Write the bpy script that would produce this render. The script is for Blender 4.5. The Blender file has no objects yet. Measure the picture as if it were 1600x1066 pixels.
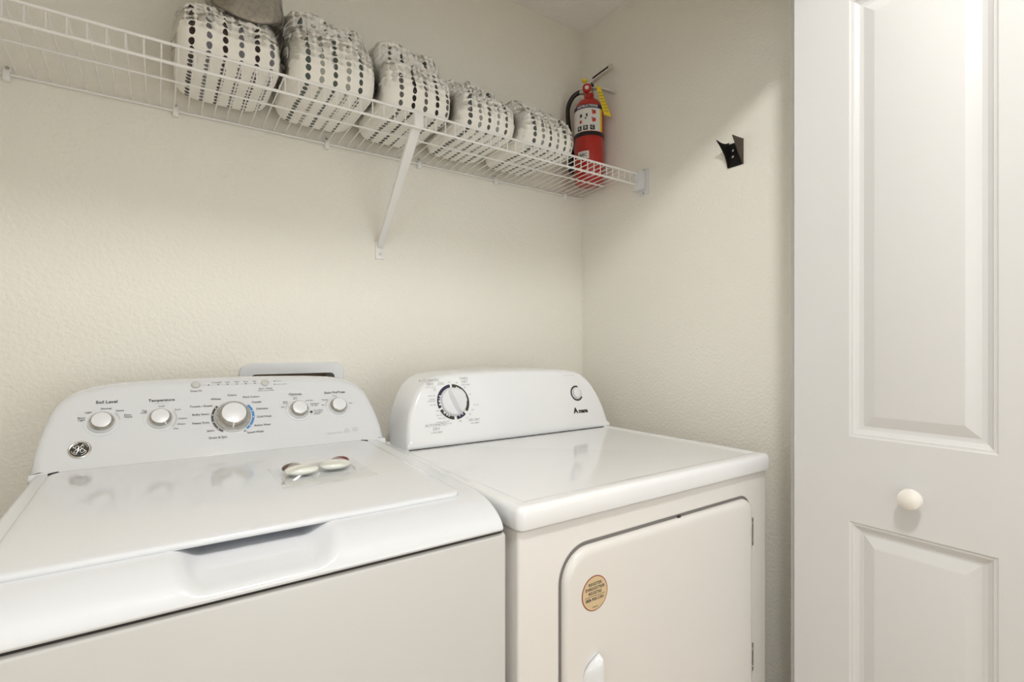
import bpy, bmesh, math, random
from mathutils import Vector, Matrix, noise
R = math.radians
rnd = random.Random(7)
scene = bpy.context.scene
col = scene.collection

# ------------------------------------------------------------------ camera
cam_d = bpy.data.cameras.new('camera'); cam = bpy.data.objects.new('camera', cam_d); col.objects.link(cam)
cam_d.sensor_width = 36.0; cam_d.lens = 803 / 1600 * 36; cam_d.shift_y = 0.005; cam_d.clip_start = 0.02
cam.location = (0, 0, 1.17); cam.rotation_euler = (R(90), 0, R(-34.65))
scene.camera = cam
# ------------------------------------------------------------------ light, exposure
vs = scene.view_settings
vs.view_transform = 'Standard'; vs.look = 'None'; vs.gamma = 1.0; vs.use_curve_mapping = False
vs.exposure = -0.03
LAMP_L = 196.0; WINDOW_W = 15.0; REAR_W = 20.0; WORLD = 0.30
scene.cycles.max_bounces = 10; scene.cycles.diffuse_bounces = 8
w = bpy.data.worlds.new('world'); scene.world = w; w.use_nodes = True
bg = w.node_tree.nodes['Background']; bg.inputs[0].default_value = (0.92, 0.96, 1.0, 1); bg.inputs[1].default_value = WORLD
def area(name, loc, rot, sx, sy, power, colr):
    l = bpy.data.lights.new(name, 'AREA'); l.shape = 'RECTANGLE'; l.size = sx; l.size_y = sy; l.energy = power; l.color = colr
    o = bpy.data.objects.new(name, l); o.location = loc; o.rotation_euler = rot; col.objects.link(o); return o
area('window_daylight', (-1.72, -1.15, 1.45), (0, R(-90), 0), 1.3, 1.5, WINDOW_W, (0.85, 0.93, 1.0))
area('rear_fill_light', (1.05, -2.42, 0.95), (R(90), 0, 0), 1.9, 1.7, REAR_W, (0.92, 0.97, 1.0))  # unseen fill light, added to lift the closet's upper walls

# ------------------------------------------------------------------ materials
MATS = {}
def mat(name, colr, rough=0.5, metal=0.0, coat=0.0, spec=0.5, bump=None, noise_col=None, emit=None):
    if name in MATS: return MATS[name]
    m = bpy.data.materials.new(name); m.use_nodes = True
    nt = m.node_tree; b = nt.nodes['Principled BSDF']
    b.inputs['Base Color'].default_value = (*colr, 1); b.inputs['Roughness'].default_value = rough
    b.inputs['Metallic'].default_value = metal; b.inputs['Coat Weight'].default_value = coat
    b.inputs['Coat Roughness'].default_value = 0.06
    b.inputs['Specular IOR Level'].default_value = spec
    tc = nt.nodes.new('ShaderNodeTexCoord')
    if bump:
        sc, st, dist = bump
        n = nt.nodes.new('ShaderNodeTexNoise'); n.inputs['Scale'].default_value = sc; n.inputs['Detail'].default_value = 2.5
        bp = nt.nodes.new('ShaderNodeBump'); bp.inputs['Strength'].default_value = st; bp.inputs['Distance'].default_value = dist
        nt.links.new(tc.outputs['Object'], n.inputs['Vector']); nt.links.new(n.outputs['Fac'], bp.inputs['Height'])
        nt.links.new(bp.outputs['Normal'], b.inputs['Normal'])
    if noise_col:
        sc, c2 = noise_col
        n = nt.nodes.new('ShaderNodeTexNoise'); n.inputs['Scale'].default_value = sc; n.inputs['Detail'].default_value = 4
        mx = nt.nodes.new('ShaderNodeMix'); mx.data_type = 'RGBA'
        mx.inputs['A'].default_value = (*colr, 1); mx.inputs['B'].default_value = (*c2, 1)
        nt.links.new(tc.outputs['Object'], n.inputs['Vector']); nt.links.new(n.outputs['Fac'], mx.inputs['Factor'])
        nt.links.new(mx.outputs['Result'], b.inputs['Base Color'])
    if emit:
        b.inputs['Emission Color'].default_value = (*emit[0], 1); b.inputs['Emission Strength'].default_value = emit[1]
    MATS[name] = m; return m
WALL = mat('wall_paint', (0.84, 0.815, 0.745), 0.42, bump=(125, 0.48, 0.0045), noise_col=(3, (0.845, 0.82, 0.75)))
CEIL = mat('ceiling_paint', (0.91, 0.90, 0.88), 0.85, bump=(70, 0.6, 0.008))
FLOOR = mat('floor_tile', (0.50, 0.385, 0.275), 0.4, noise_col=(6, (0.43, 0.32, 0.22)))
DOORW = mat('door_paint', (0.67, 0.67, 0.672), 0.32, bump=(30, 0.03, 0.002))
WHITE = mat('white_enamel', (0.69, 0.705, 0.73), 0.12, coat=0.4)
DRYW = mat('lifted_enamel', (0.79, 0.80, 0.815), 0.12, coat=0.4)  # brighter than the washer's: lamp falloff made up for in the colour
DRYC = mat('lifted_cabinet_enamel', (0.70, 0.68, 0.65), 0.33, coat=0.15)  # dimmer front and lamp falloff both worked into the dryer cabinet's colour
CABW = mat('cabinet_enamel_shaded', (0.575, 0.57, 0.555), 0.33, coat=0.15, bump=(400, 0.02, 0.0005))  # darker than the washer top: dimmer light on the front put into the colour
PLASW = mat('white_plastic', (0.72, 0.73, 0.75), 0.28, coat=0.2)
WIRE = mat('white_vinyl_wire', (0.84, 0.83, 0.81), 0.35, coat=0.2)
CHROME = mat('chrome', (0.74, 0.72, 0.69), 0.10, metal=1.0)
CHROMD = mat('chrome_dark_reflection', (0.52, 0.50, 0.46), 0.10, metal=1.0)  # chrome darkened to stand in for reflections of a dark room
STEEL = mat('steel', (0.55, 0.53, 0.48), 0.28, metal=1.0)
GREYPL = mat('grey_plastic', (0.52, 0.51, 0.49), 0.3, coat=0.2)
BLACK = mat('black_plastic', (0.012, 0.011, 0.010), 0.35)
DARK = mat('dark_gap', (0.03, 0.027, 0.024), 0.8)
BROWN = mat('dark_bronze_metal', (0.028, 0.018, 0.012), 0.38, metal=0.3)
INK = mat('ink_dark', (0.045, 0.043, 0.045), 0.5)
INKG = mat('ink_grey', (0.30, 0.295, 0.29), 0.5)
INKL = mat('ink_light_grey', (0.52, 0.51, 0.49), 0.5)
NAVY = mat('ink_navy', (0.022, 0.018, 0.055), 0.45)
OLIVE = mat('ink_olive', (0.040, 0.034, 0.022), 0.45)
BLUE = mat('ink_blue', (0.02, 0.20, 0.50), 0.45)
RED = mat('red_paint', (0.43, 0.013, 0.007), 0.3, coat=0.3)
REDINK = mat('ink_red', (0.55, 0.05, 0.03), 0.5)
YEL = mat('yellow_card', (0.82, 0.62, 0.03), 0.5)
LABW = mat('label_white', (0.74, 0.72, 0.68), 0.4)
TAN = mat('sticker_tan', (0.60, 0.46, 0.27), 0.45)
TANR = mat('sticker_red_rim', (0.30, 0.05, 0.02), 0.45)
RECESS = mat('recess_shade', (0.30, 0.22, 0.15), 0.6)  # shade inside the outlet box put into its back colour
MAROON = mat('maroon_gel', (0.16, 0.015, 0.018), 0.15, coat=0.5)
PODBR = mat('brown_gel', (0.09, 0.055, 0.035), 0.2, coat=0.5)
PODW = mat('pale_gel', (0.80, 0.82, 0.76), 0.12, coat=0.6)
LAMPM = mat('lamp_glass', (0.9, 0.88, 0.84), 0.4, emit=((1.0, 0.985, 0.96), LAMP_L))

def film(name, amount, rough, base=0.012):
    m = bpy.data.materials.new(name); m.use_nodes = True; nt = m.node_tree; nt.nodes.clear()
    out = nt.nodes.new('ShaderNodeOutputMaterial'); mix = nt.nodes.new('ShaderNodeMixShader')
    tr = nt.nodes.new('ShaderNodeBsdfTransparent'); gl = nt.nodes.new('ShaderNodeBsdfGlossy'); fr = nt.nodes.new('ShaderNodeFresnel')
    mu = nt.nodes.new('ShaderNodeMath'); mu.operation = 'MULTIPLY_ADD'; mu.inputs[1].default_value = amount; mu.inputs[2].default_value = base
    fr.inputs['IOR'].default_value = 1.45; gl.inputs['Roughness'].default_value = rough
    tr.inputs['Color'].default_value = (0.985, 0.985, 0.98, 1); gl.inputs['Color'].default_value = (1, 1, 1, 1)
    nt.links.new(fr.outputs[0], mu.inputs[0]); nt.links.new(mu.outputs[0], mix.inputs[0])
    nt.links.new(tr.outputs[0], mix.inputs[1]); nt.links.new(gl.outputs[0], mix.inputs[2]); nt.links.new(mix.outputs[0], out.inputs[0])
    m.use_backface_culling = False
    return m
FILM = film('clear_plastic_film', 1.3, 0.11, 0.015)
FILM2 = film('clear_packet_film', 0.35, 0.12)

# ------------------------------------------------------------------ object helpers
def link(o, parent=None):
    col.objects.link(o)
    if parent is not None: o.parent = parent
    return o
def smooth(me, ang=35):
    for p in me.polygons: p.use_smooth = True
    try: me.set_sharp_from_angle(angle=R(ang))
    except Exception: pass
def obj(name, verts, faces, m, parent=None, sm=True, ang=35, label=None):
    me = bpy.data.meshes.new(name); me.from_pydata([tuple(v) for v in verts], [], faces); me.update()
    bm = bmesh.new(); bm.from_mesh(me); bmesh.ops.recalc_face_normals(bm, faces=bm.faces); bm.to_mesh(me); bm.free()
    if m: me.materials.append(m)
    if sm: smooth(me, ang)
    o = bpy.data.objects.new(name, me); link(o, parent)
    if label: o['label'] = label
    return o
def bobj(name, bm, m, parent=None, sm=True, ang=35, label=None):
    me = bpy.data.meshes.new(name); bmesh.ops.recalc_face_normals(bm, faces=bm.faces); bm.to_mesh(me); bm.free()
    if m: me.materials.append(m)
    if sm: smooth(me, ang)
    o = bpy.data.objects.new(name, me); link(o, parent)
    if label: o['label'] = label
    return o
def box_bm(x0, x1, y0, y1, z0, z1, bev=0, seg=3):
    bm = bmesh.new()
    M = Matrix.Translation(((x0+x1)/2, (y0+y1)/2, (z0+z1)/2)) @ Matrix.Diagonal((x1-x0, y1-y0, z1-z0, 1))
    bmesh.ops.create_cube(bm, size=1, matrix=M)
    if bev: bmesh.ops.bevel(bm, geom=list(bm.edges), offset=bev, segments=seg, affect='EDGES', profile=0.5)
    return bm
def box(name, x0, x1, y0, y1, z0, z1, m, parent=None, bev=0, seg=3, label=None):
    return bobj(name, box_bm(x0, x1, y0, y1, z0, z1, bev, seg), m, parent, sm=bev > 0, label=label)
def tag(o, label, cat, group=None):
    o['label'] = label; o['category'] = cat
    if group: o['group'] = group
    return o
def thing(name, label, cat, loc=(0, 0, 0), group=None):
    o = bpy.data.objects.new(name, None); o.empty_display_size = 0.05; o.location = loc; col.objects.link(o)
    return tag(o, label, cat, group)
def struct(o): o['kind'] = 'structure'; return o
def tube_geo(path, r, n=8, cap=True, closed=False):
    P = [Vector(p) for p in path]; V = []; Fs = []
    rr = r if isinstance(r, (list, tuple)) else [r] * len(P)
    N = len(P); prev = None
    for i, p in enumerate(P):
        if closed: t = (P[(i+1) % N] - P[i-1]).normalized()
        else: t = (P[min(i+1, N-1)] - P[max(i-1, 0)]).normalized()
        if prev is None:
            a = Vector((0, 0, 1)) if abs(t.z) < 0.9 else Vector((1, 0, 0))
            u = t.cross(a).normalized()
        else: u = (prev - t * prev.dot(t)).normalized()
        prev = u; v = t.cross(u)
        for k in range(n):
            a = 2 * math.pi * k / n; V.append(p + (u * math.cos(a) + v * math.sin(a)) * rr[i])
    for i in range(N if closed else N-1):
        j = (i+1) % N
        for k in range(n): Fs.append((i*n+k, i*n+(k+1) % n, j*n+(k+1) % n, j*n+k))
    if cap and not closed: Fs.append(tuple(range(n))[::-1]); Fs.append(tuple(range((N-1)*n, N*n)))
    return V, Fs
def tube(name, path, r, m, parent=None, n=8, closed=False, label=None):
    V, Fs = tube_geo(path, r, n, True, closed); return obj(name, V, Fs, m, parent, True, 50, label)
def bez(pts, n=8):
    """Catmull-Rom through the points"""
    P = [Vector(p) for p in pts]; out = []
    for i in range(len(P)-1):
        p0 = P[max(i-1, 0)]; p1 = P[i]; p2 = P[i+1]; p3 = P[min(i+2, len(P)-1)]
        for k in range(n):
            t = k / n
            out.append(0.5*((2*p1)+(p2-p0)*t+(2*p0-5*p1+4*p2-p3)*t*t+(-p0+3*p1-3*p2+p3)*t**3))
    out.append(P[-1]); return out
def cr_closed(pts, n=8):
    P = [Vector(p) for p in pts]; N = len(P); out = []
    for i in range(N):
        p0, p1, p2, p3 = P[i-1], P[i], P[(i+1) % N], P[(i+2) % N]
        for k in range(n):
            t = k / n
            out.append(0.5*((2*p1)+(p2-p0)*t+(2*p0-5*p1+4*p2-p3)*t*t+(-p0+3*p1-3*p2+p3)*t**3))
    return out
class Frame:
    """a plane in space: origin o, axes ux, uy, normal n"""
    def __init__(s, o, ux, uy):
        s.o = Vector(o); s.ux = Vector(ux).normalized(); s.uy = Vector(uy).normalized(); s.n = s.ux.cross(s.uy)
    def __call__(s, a, b, c=0.0): return s.o + s.ux*a + s.uy*b + s.n*c
def lathe(name, fr, ca, cb, prof, m, parent=None, n=40, ang=35, label=None, sx=1.0):
    """prof: list of (radius, height along normal) about (ca, cb) of the frame"""
    V = []; Fs = []
    for r, h in prof:
        for k in range(n):
            a = 2*math.pi*k/n; V.append(fr(ca + sx*r*math.cos(a), cb + r*math.sin(a), h))
    for i in range(len(prof)-1):
        for k in range(n): Fs.append((i*n+k, i*n+(k+1) % n, (i+1)*n+(k+1) % n, (i+1)*n+k))
    Fs.append(tuple(range(n))); Fs.append(tuple(range((len(prof)-1)*n, len(prof)*n)))
    return obj(name, V, Fs, m, parent, True, ang, label)
def arc_geo(fr, ca, cb, r0, r1, a0, a1, h, n=24, thick=0.0003):
    V = []; Fs = []
    for i in range(n+1):
        a = R(a0 + (a1-a0)*i/n)
        for r in (r0, r1):
            for hh in (h-thick, h): V.append(fr(ca + r*math.cos(a), cb + r*math.sin(a), hh))
    for i in range(n):
        q = i*4; Fs += [(q+1, q+3, q+7, q+5), (q, q+4, q+6, q+2), (q, q+1, q+5, q+4), (q+2, q+6, q+7, q+3)]
    Fs += [(0, 2, 3, 1), (n*4, n*4+1, n*4+3, n*4+2)]
    return V, Fs
def arc(name, fr, ca, cb, r0, r1, a0, a1, h, m, parent, n=24, label=None):
    V, Fs = arc_geo(fr, ca, cb, r0, r1, a0, a1, h, n); return obj(name, V, Fs, m, parent, False, label=label)
def rect_on(name, fr, a0, a1, b0, b1, h, m, parent):
    t = 0.0003
    V = [fr(a, b, c) for c in (h-t, h) for (a, b) in ((a0, b0), (a1, b0), (a1, b1), (a0, b1))]
    return obj(name, V, [(0, 3, 2, 1), (4, 5, 6, 7), (0, 1, 5, 4), (1, 2, 6, 5), (2, 3, 7, 6), (3, 0, 4, 7)], m, parent, False)
_tc = {}
def text_geo(s, size, align='CENTER', bold=0.0, spacing=1.0):
    key = (s, size, align, bold, spacing)
    if key in _tc: return _tc[key]
    cu = bpy.data.curves.new('t', 'FONT'); cu.body = s; cu.size = size; cu.align_x = align; cu.align_y = 'CENTER'
    cu.offset = bold; cu.resolution_u = 2; cu.space_character = spacing; cu.space_line = 0.85
    o = bpy.data.objects.new('t', cu); col.objects.link(o)
    dg = bpy.context.evaluated_depsgraph_get(); me = bpy.data.meshes.new_from_object(o.evaluated_get(dg))
    V = [(v.co.x, v.co.y) for v in me.vertices]; Fs = [tuple(p.vertices) for p in me.polygons]
    bpy.data.objects.remove(o); bpy.data.curves.remove(cu); bpy.data.meshes.remove(me)
    _tc[key] = (V, Fs); return V, Fs
def text(fr, s, a, b, size, m, parent, align='CENTER', bold=0.0, h=0.0006, name='lettering', rot=0.0, spacing=1.0):
    V, Fs = text_geo(s, size, align, bold, spacing); c, sn = math.cos(R(rot)), math.sin(R(rot))
    me = bpy.data.meshes.new(name); me.from_pydata([fr(a + x*c - y*sn, b + x*sn + y*c, h) for x, y in V], [], Fs); me.materials.append(m)
    o = bpy.data.objects.new(name, me); link(o, parent); return o
def loft(name, fr, outline, rings, m, parent, back=None, ang=30, label=None, sm=True):
    """outline: closed CCW list of (a,b); rings: (inset, depth); depth runs along `back` (default -normal)"""
    N = len(outline); nr = []
    for i in range(N):
        p0, p1 = Vector(outline[i-1]), Vector(outline[(i+1) % N]); t = (p1-p0).normalized(); nr.append(Vector((-t.y, t.x)))
    bk = Vector(back) if back else -fr.n
    V = []; Fs = []
    for ins, dep in rings:
        for i, p in enumerate(outline):
            q = Vector(p) + nr[i]*ins; V.append(fr(q.x, q.y) + bk*dep)
    for r in range(len(rings)-1):
        for i in range(N): Fs.append((r*N+i, r*N+(i+1) % N, (r+1)*N+(i+1) % N, (r+1)*N+i))
    Fs.append(tuple(range(N))); Fs.append(tuple(range((len(rings)-1)*N, len(rings)*N)))
    return obj(name, V, Fs, m, parent, sm, ang, label)
def rrect(x0, x1, y0, y1, r, n=6):
    rs = r if isinstance(r, (tuple, list)) else (r, r, r, r)     # bl, br, tr, tl
    out = []
    for (cx, cy, a0, rr) in ((x0+rs[0], y0+rs[0], 180, rs[0]), (x1-rs[1], y0+rs[1], 270, rs[1]), (x1-rs[2], y1-rs[2], 0, rs[2]), (x0+rs[3], y1-rs[3], 90, rs[3])):
        for k in range(n+1):
            a = R(a0 + 90*k/n); out.append((cx + rr*math.cos(a), cy + rr*math.sin(a)))
    return out

# ------------------------------------------------------------------ the room
YB = 1.516; XW = 1.385; ZC = 2.405; XL = -0.42
HX0, HX1, HY0 = -1.8, 2.1, -2.5            # the hall in front of the closet
YF0, YF1, ZH = 0.49, 0.605, 2.035          # closet front wall, header height
def grid_wall(name, xs, zs, hole, y0, y1, m):
    """a slab between y0 and y1 with one rectangular hole cell"""
    V = []; Fs = []
    for (i, j) in [(i, j) for i in range(len(xs)-1) for j in range(len(zs)-1)]:
        if (i, j) == hole: continue
        b = len(V)
        for y in (y0, y1): V += [(xs[i], y, zs[j]), (xs[i+1], y, zs[j]), (xs[i+1], y, zs[j+1]), (xs[i], y, zs[j+1])]
        Fs += [(b, b+1, b+2, b+3), (b+4, b+7, b+6, b+5)]
        for k in range(4): Fs.append((b+k, b+4+k, b+4+(k+1) % 4, b+(k+1) % 4))
    return struct(obj(name, V, Fs, m, None, False))
OX0, OX1, OZ0, OZ1 = 0.200, 0.424, 0.955, 1.097      # hole of the hose outlet box
grid_wall('wall_back', [XL-0.1, OX0, OX1, XW+0.1], [0, OZ0, OZ1, ZC], (1, 1), YB, YB+0.12, WALL)
struct(box('wall_right', XW, XW+0.1, YF1, YB, 0, ZC, WALL))
struct(box('wall_left', XL-0.1, XL, YF1, YB, 0, ZC, WALL))
struct(box('ceiling', HX0-0.1, HX1+0.1, HY0-0.1, YB+0.12, ZC, ZC+0.1, CEIL))
struct(box('floor', HX0-0.1, HX1+0.1, HY0-0.1, YB+0.12, -0.1, 0, FLOOR))
JX0, JX1 = -0.37, 1.315
bm = box_bm(HX0, JX0, YF0, YF1, 0, ZC)
for a in ((JX1, HX1, YF0, YF1, 0, ZC), (JX0, JX1, YF0, YF1, ZH, ZC)):
    b2 = box_bm(*a); me = bpy.data.meshes.new('x'); b2.to_mesh(me); b2.free(); bm.from_mesh(me); bpy.data.meshes.remove(me)
struct(bobj('wall_front', bm, WALL, None, False))
struct(box('wall_hall_right', HX1, HX1+0.1, HY0, YF0, 0, ZC, WALL))
struct(box('wall_hall_rear', HX0, HX1, HY0-0.1, HY0, 0, ZC, WALL))
struct(box('wall_hall_left', HX0-0.1, HX0, HY0, YF0, 0, ZC, WALL))
struct(box('trim_1', JX0, JX1, 0.535, 0.56, ZH-0.018, ZH, DOORW))      # bifold track under the header
def frame_of(name, fr, a0, a1, b0, b1, w_, mull):
    root = bpy.data.objects.new(name, None); col.objects.link(root); struct(root)
    def bar_(x0, x1, y0, y1):
        V = [fr(a, b, c) for c in (0.0, 0.03) for (a, b) in ((x0, y0), (x1, y0), (x1, y1), (x0, y1))]
        obj('frame_bar', V, [(0, 3, 2, 1), (4, 5, 6, 7), (0, 1, 5, 4), (1, 2, 6, 5), (2, 3, 7, 6), (3, 0, 4, 7)], DOORW, root, False)
    bar_(a0-w_, a0, b0-w_, b1+w_); bar_(a1, a1+w_, b0-w_, b1+w_); bar_(a0, a1, b1, b1+w_); bar_(a0, a1, b0-w_, b0)
    V = [fr(a, b, 0.01) for a, b in ((a0, b0), (a1, b0), (a1, b1), (a0, b1))] + [fr(a, b, 0.014) for a, b in ((a0, b0), (a1, b0), (a1, b1), (a0, b1))]
    obj('pane', V, [(0, 3, 2, 1), (4, 5, 6, 7), (0, 1, 5, 4), (1, 2, 6, 5), (2, 3, 7, 6), (3, 0, 4, 7)], mat('window_pane', (0.75, 0.8, 0.85), 0.1), root, False)
frame_of('window_1', Frame((HX0, 0, 0), (0, -1, 0), (0, 0, 1)) if Frame((0, 0, 0), (0, -1, 0), (0, 0, 1)).n.x > 0 else Frame((HX0, 0, 0), (0, 1, 0), (0, 0, 1)), *((0.4, 1.9) if Frame((0, 0, 0), (0, -1, 0), (0, 0, 1)).n.x > 0 else (-1.9, -0.4)), 0.8, 2.1, 0.07, 1)
frame_of('rear_fill_door', Frame((0, HY0, 0), (-1, 0, 0), (0, 0, 1)), -2.0, -0.1, 0.1, 1.8, 0.07, 1)  # made-up glass door framing the added rear fill light
# ceiling lamp of the hall
LC = (0.28, -0.09)
lampf = Frame((LC[0], LC[1], ZC), (1, 0, 0), (0, -1, 0))
lt = thing('ceiling_lamp', 'round white glass flush ceiling lamp in front of the closet', 'lamp', (0, 0, 0))
lathe('lamp_base', lampf, 0, 0, [(0.0, 0.0), (0.13, 0.0), (0.13, 0.012), (0.0, 0.012)], PLASW, lt)
lathe('lamp_shade', lampf, 0, 0, [(0.001, 0.012), (0.086, 0.012), (0.088, 0.030), (0.082, 0.048), (0.066, 0.062), (0.04, 0.070), (0.001, 0.073)], LAMPM, lt)

# ------------------------------------------------------------------ bifold door
def door():
    root = bpy.data.objects.new('door_1', None); col.objects.link(root); root['kind'] = 'structure'
    root['label'] = 'white bifold closet door standing folded open with raised panels'
    Z0, Z1, T = 0.02, 2.012, 0.035
    pans = [(0.20, 0.802), (0.980, 1.90)]
    PY0, PY1 = 0.253, 0.487
    def leaf(x, y0, y1, flip):
        d = y1 - y0; a0, a1 = y0 + (PY0-0.14), y0 + (PY1-0.14)
        # frame of stiles and rails with two openings, as one continuous face plus edges
        ys = [y0, a0, a1, y1]; zs = [Z0, pans[0][0], pans[0][1], pans[1][0], pans[1][1], Z1]
        V = []; Fs = []; idx = {}
        for s, xx in enumerate((x, x+T)):
            for j, z in enumerate(zs):
                for i, y in enumerate(ys): idx[s, i, j] = len(V); V.append((xx, y, z))
        for s in (0, 1):
            for j in range(5):
                for i in range(3):
                    if i == 1 and j in (1, 3) : continue
                    q = (idx[s, i, j], idx[s, i+1, j], idx[s, i+1, j+1], idx[s, i, j+1]); Fs.append(q)
        for j in range(5):
            for i in (0, 3): Fs.append((idx[0, i, j], idx[0, i, j+1], idx[1, i, j+1], idx[1, i, j]))
        for i in range(3):
            for j in (0, 5): Fs.append((idx[0, i, j], idx[0, i+1, j], idx[1, i+1, j], idx[1, i, j]))
        obj('leaf_frame', V, Fs, DOORW, root, False)
        prof = [(0, 0), (0.003, 0.0022), (0.007, 0.0028), (0.009, 0.0052), (0.016, 0.0095), (0.021, 0.0105), (0.024, 0.0105), (0.044, 0.0030), (0.047, 0.0024)]
        for (z0, z1) in pans:
            V = []; Fs = []
            for (xs, sg) in ((x, 1), (x+T, -1)):
                base = len(V)
                for ins, dep in prof:
                    V += [(xs+sg*dep, a0+ins, z0+ins), (xs+sg*dep, a1-ins, z0+ins), (xs+sg*dep, a1-ins, z1-ins), (xs+sg*dep, a0+ins, z1-ins)]
                for k in range(len(prof)-1):
                    for e in range(4):
                        f = (e+1) % 4; Fs.append((base+k*4+e, base+k*4+f, base+k*4+4+f, base+k*4+4+e))
                k = base+(len(prof)-1)*4; Fs.append((k, k+1, k+2, k+3))
            obj('panel', V, Fs, DOORW, root, True, 12)
    leaf(1.2, 0.14, 0.60, 1)
    leaf(1.240, 0.168, 0.628, -1)
    kf = Frame((1.2, 0.373, 0.879), (0, -1, 0), (0, 0, 1))      # normal -X
    lathe('knob', kf, 0, 0, [(0.009, 0.0), (0.009, 0.012), (0.013, 0.015), (0.0195, 0.020), (0.0205, 0.026), (0.0185, 0.032), (0.012, 0.0365), (0.004, 0.038)], mat('knob_paint', (0.83, 0.80, 0.75), 0.2, coat=0.4), root, label='small round white door knob')
    for z in (0.35, 1.1, 1.8): box('hinge', 1.2348, 1.2402, 0.155, 0.185, z-0.035, z+0.035, STEEL, root)
door()

# ------------------------------------------------------------------ hose outlet box in the back wall
def outlet():
    t = thing('hose_outlet_box', 'white plastic hose outlet box set in the back wall behind the washer', 'outlet box', (0.31, YB, 0.95))
    t_inv = Vector((-0.31, -YB, -0.95))
    fr = Frame(Vector((0, YB, 0)) + t_inv, (1, 0, 0), (0, 0, 1))
    o = rrect(0.176, 0.447, 0.93, 1.125, 0.028); i_ = rrect(0.2035, 0.4205, 0.958, 1.0945, 0.012)
    V = []; Fs = []; N = len(o)
    for (ol, h) in ((o, 0.0), (o, 0.008), ([((x-0.31)*0.985+0.31, (z-1.03)*0.97+1.03) for x, z in o], 0.012), (i_, 0.011), (i_, -0.075)):
        for (a, b) in ol: V.append(fr(a, b, h))
    for r in range(4):
        for k in range(N): Fs.append((r*N+k, r*N+(k+1) % N, (r+1)*N+(k+1) % N, (r+1)*N+k))
    obj('frame', V, Fs, PLASW, t)
    V = [fr(a, b, -0.075) for a, b in i_]; V += [fr(a, b, -0.078) for a, b in i_]
    obj('back_panel', V, [tuple(range(N)), tuple(range(N, 2*N))[::-1]] + [(k, N+k, N+(k+1) % N, (k+1) % N) for k in range(N)], RECESS, t)
outlet()

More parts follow.
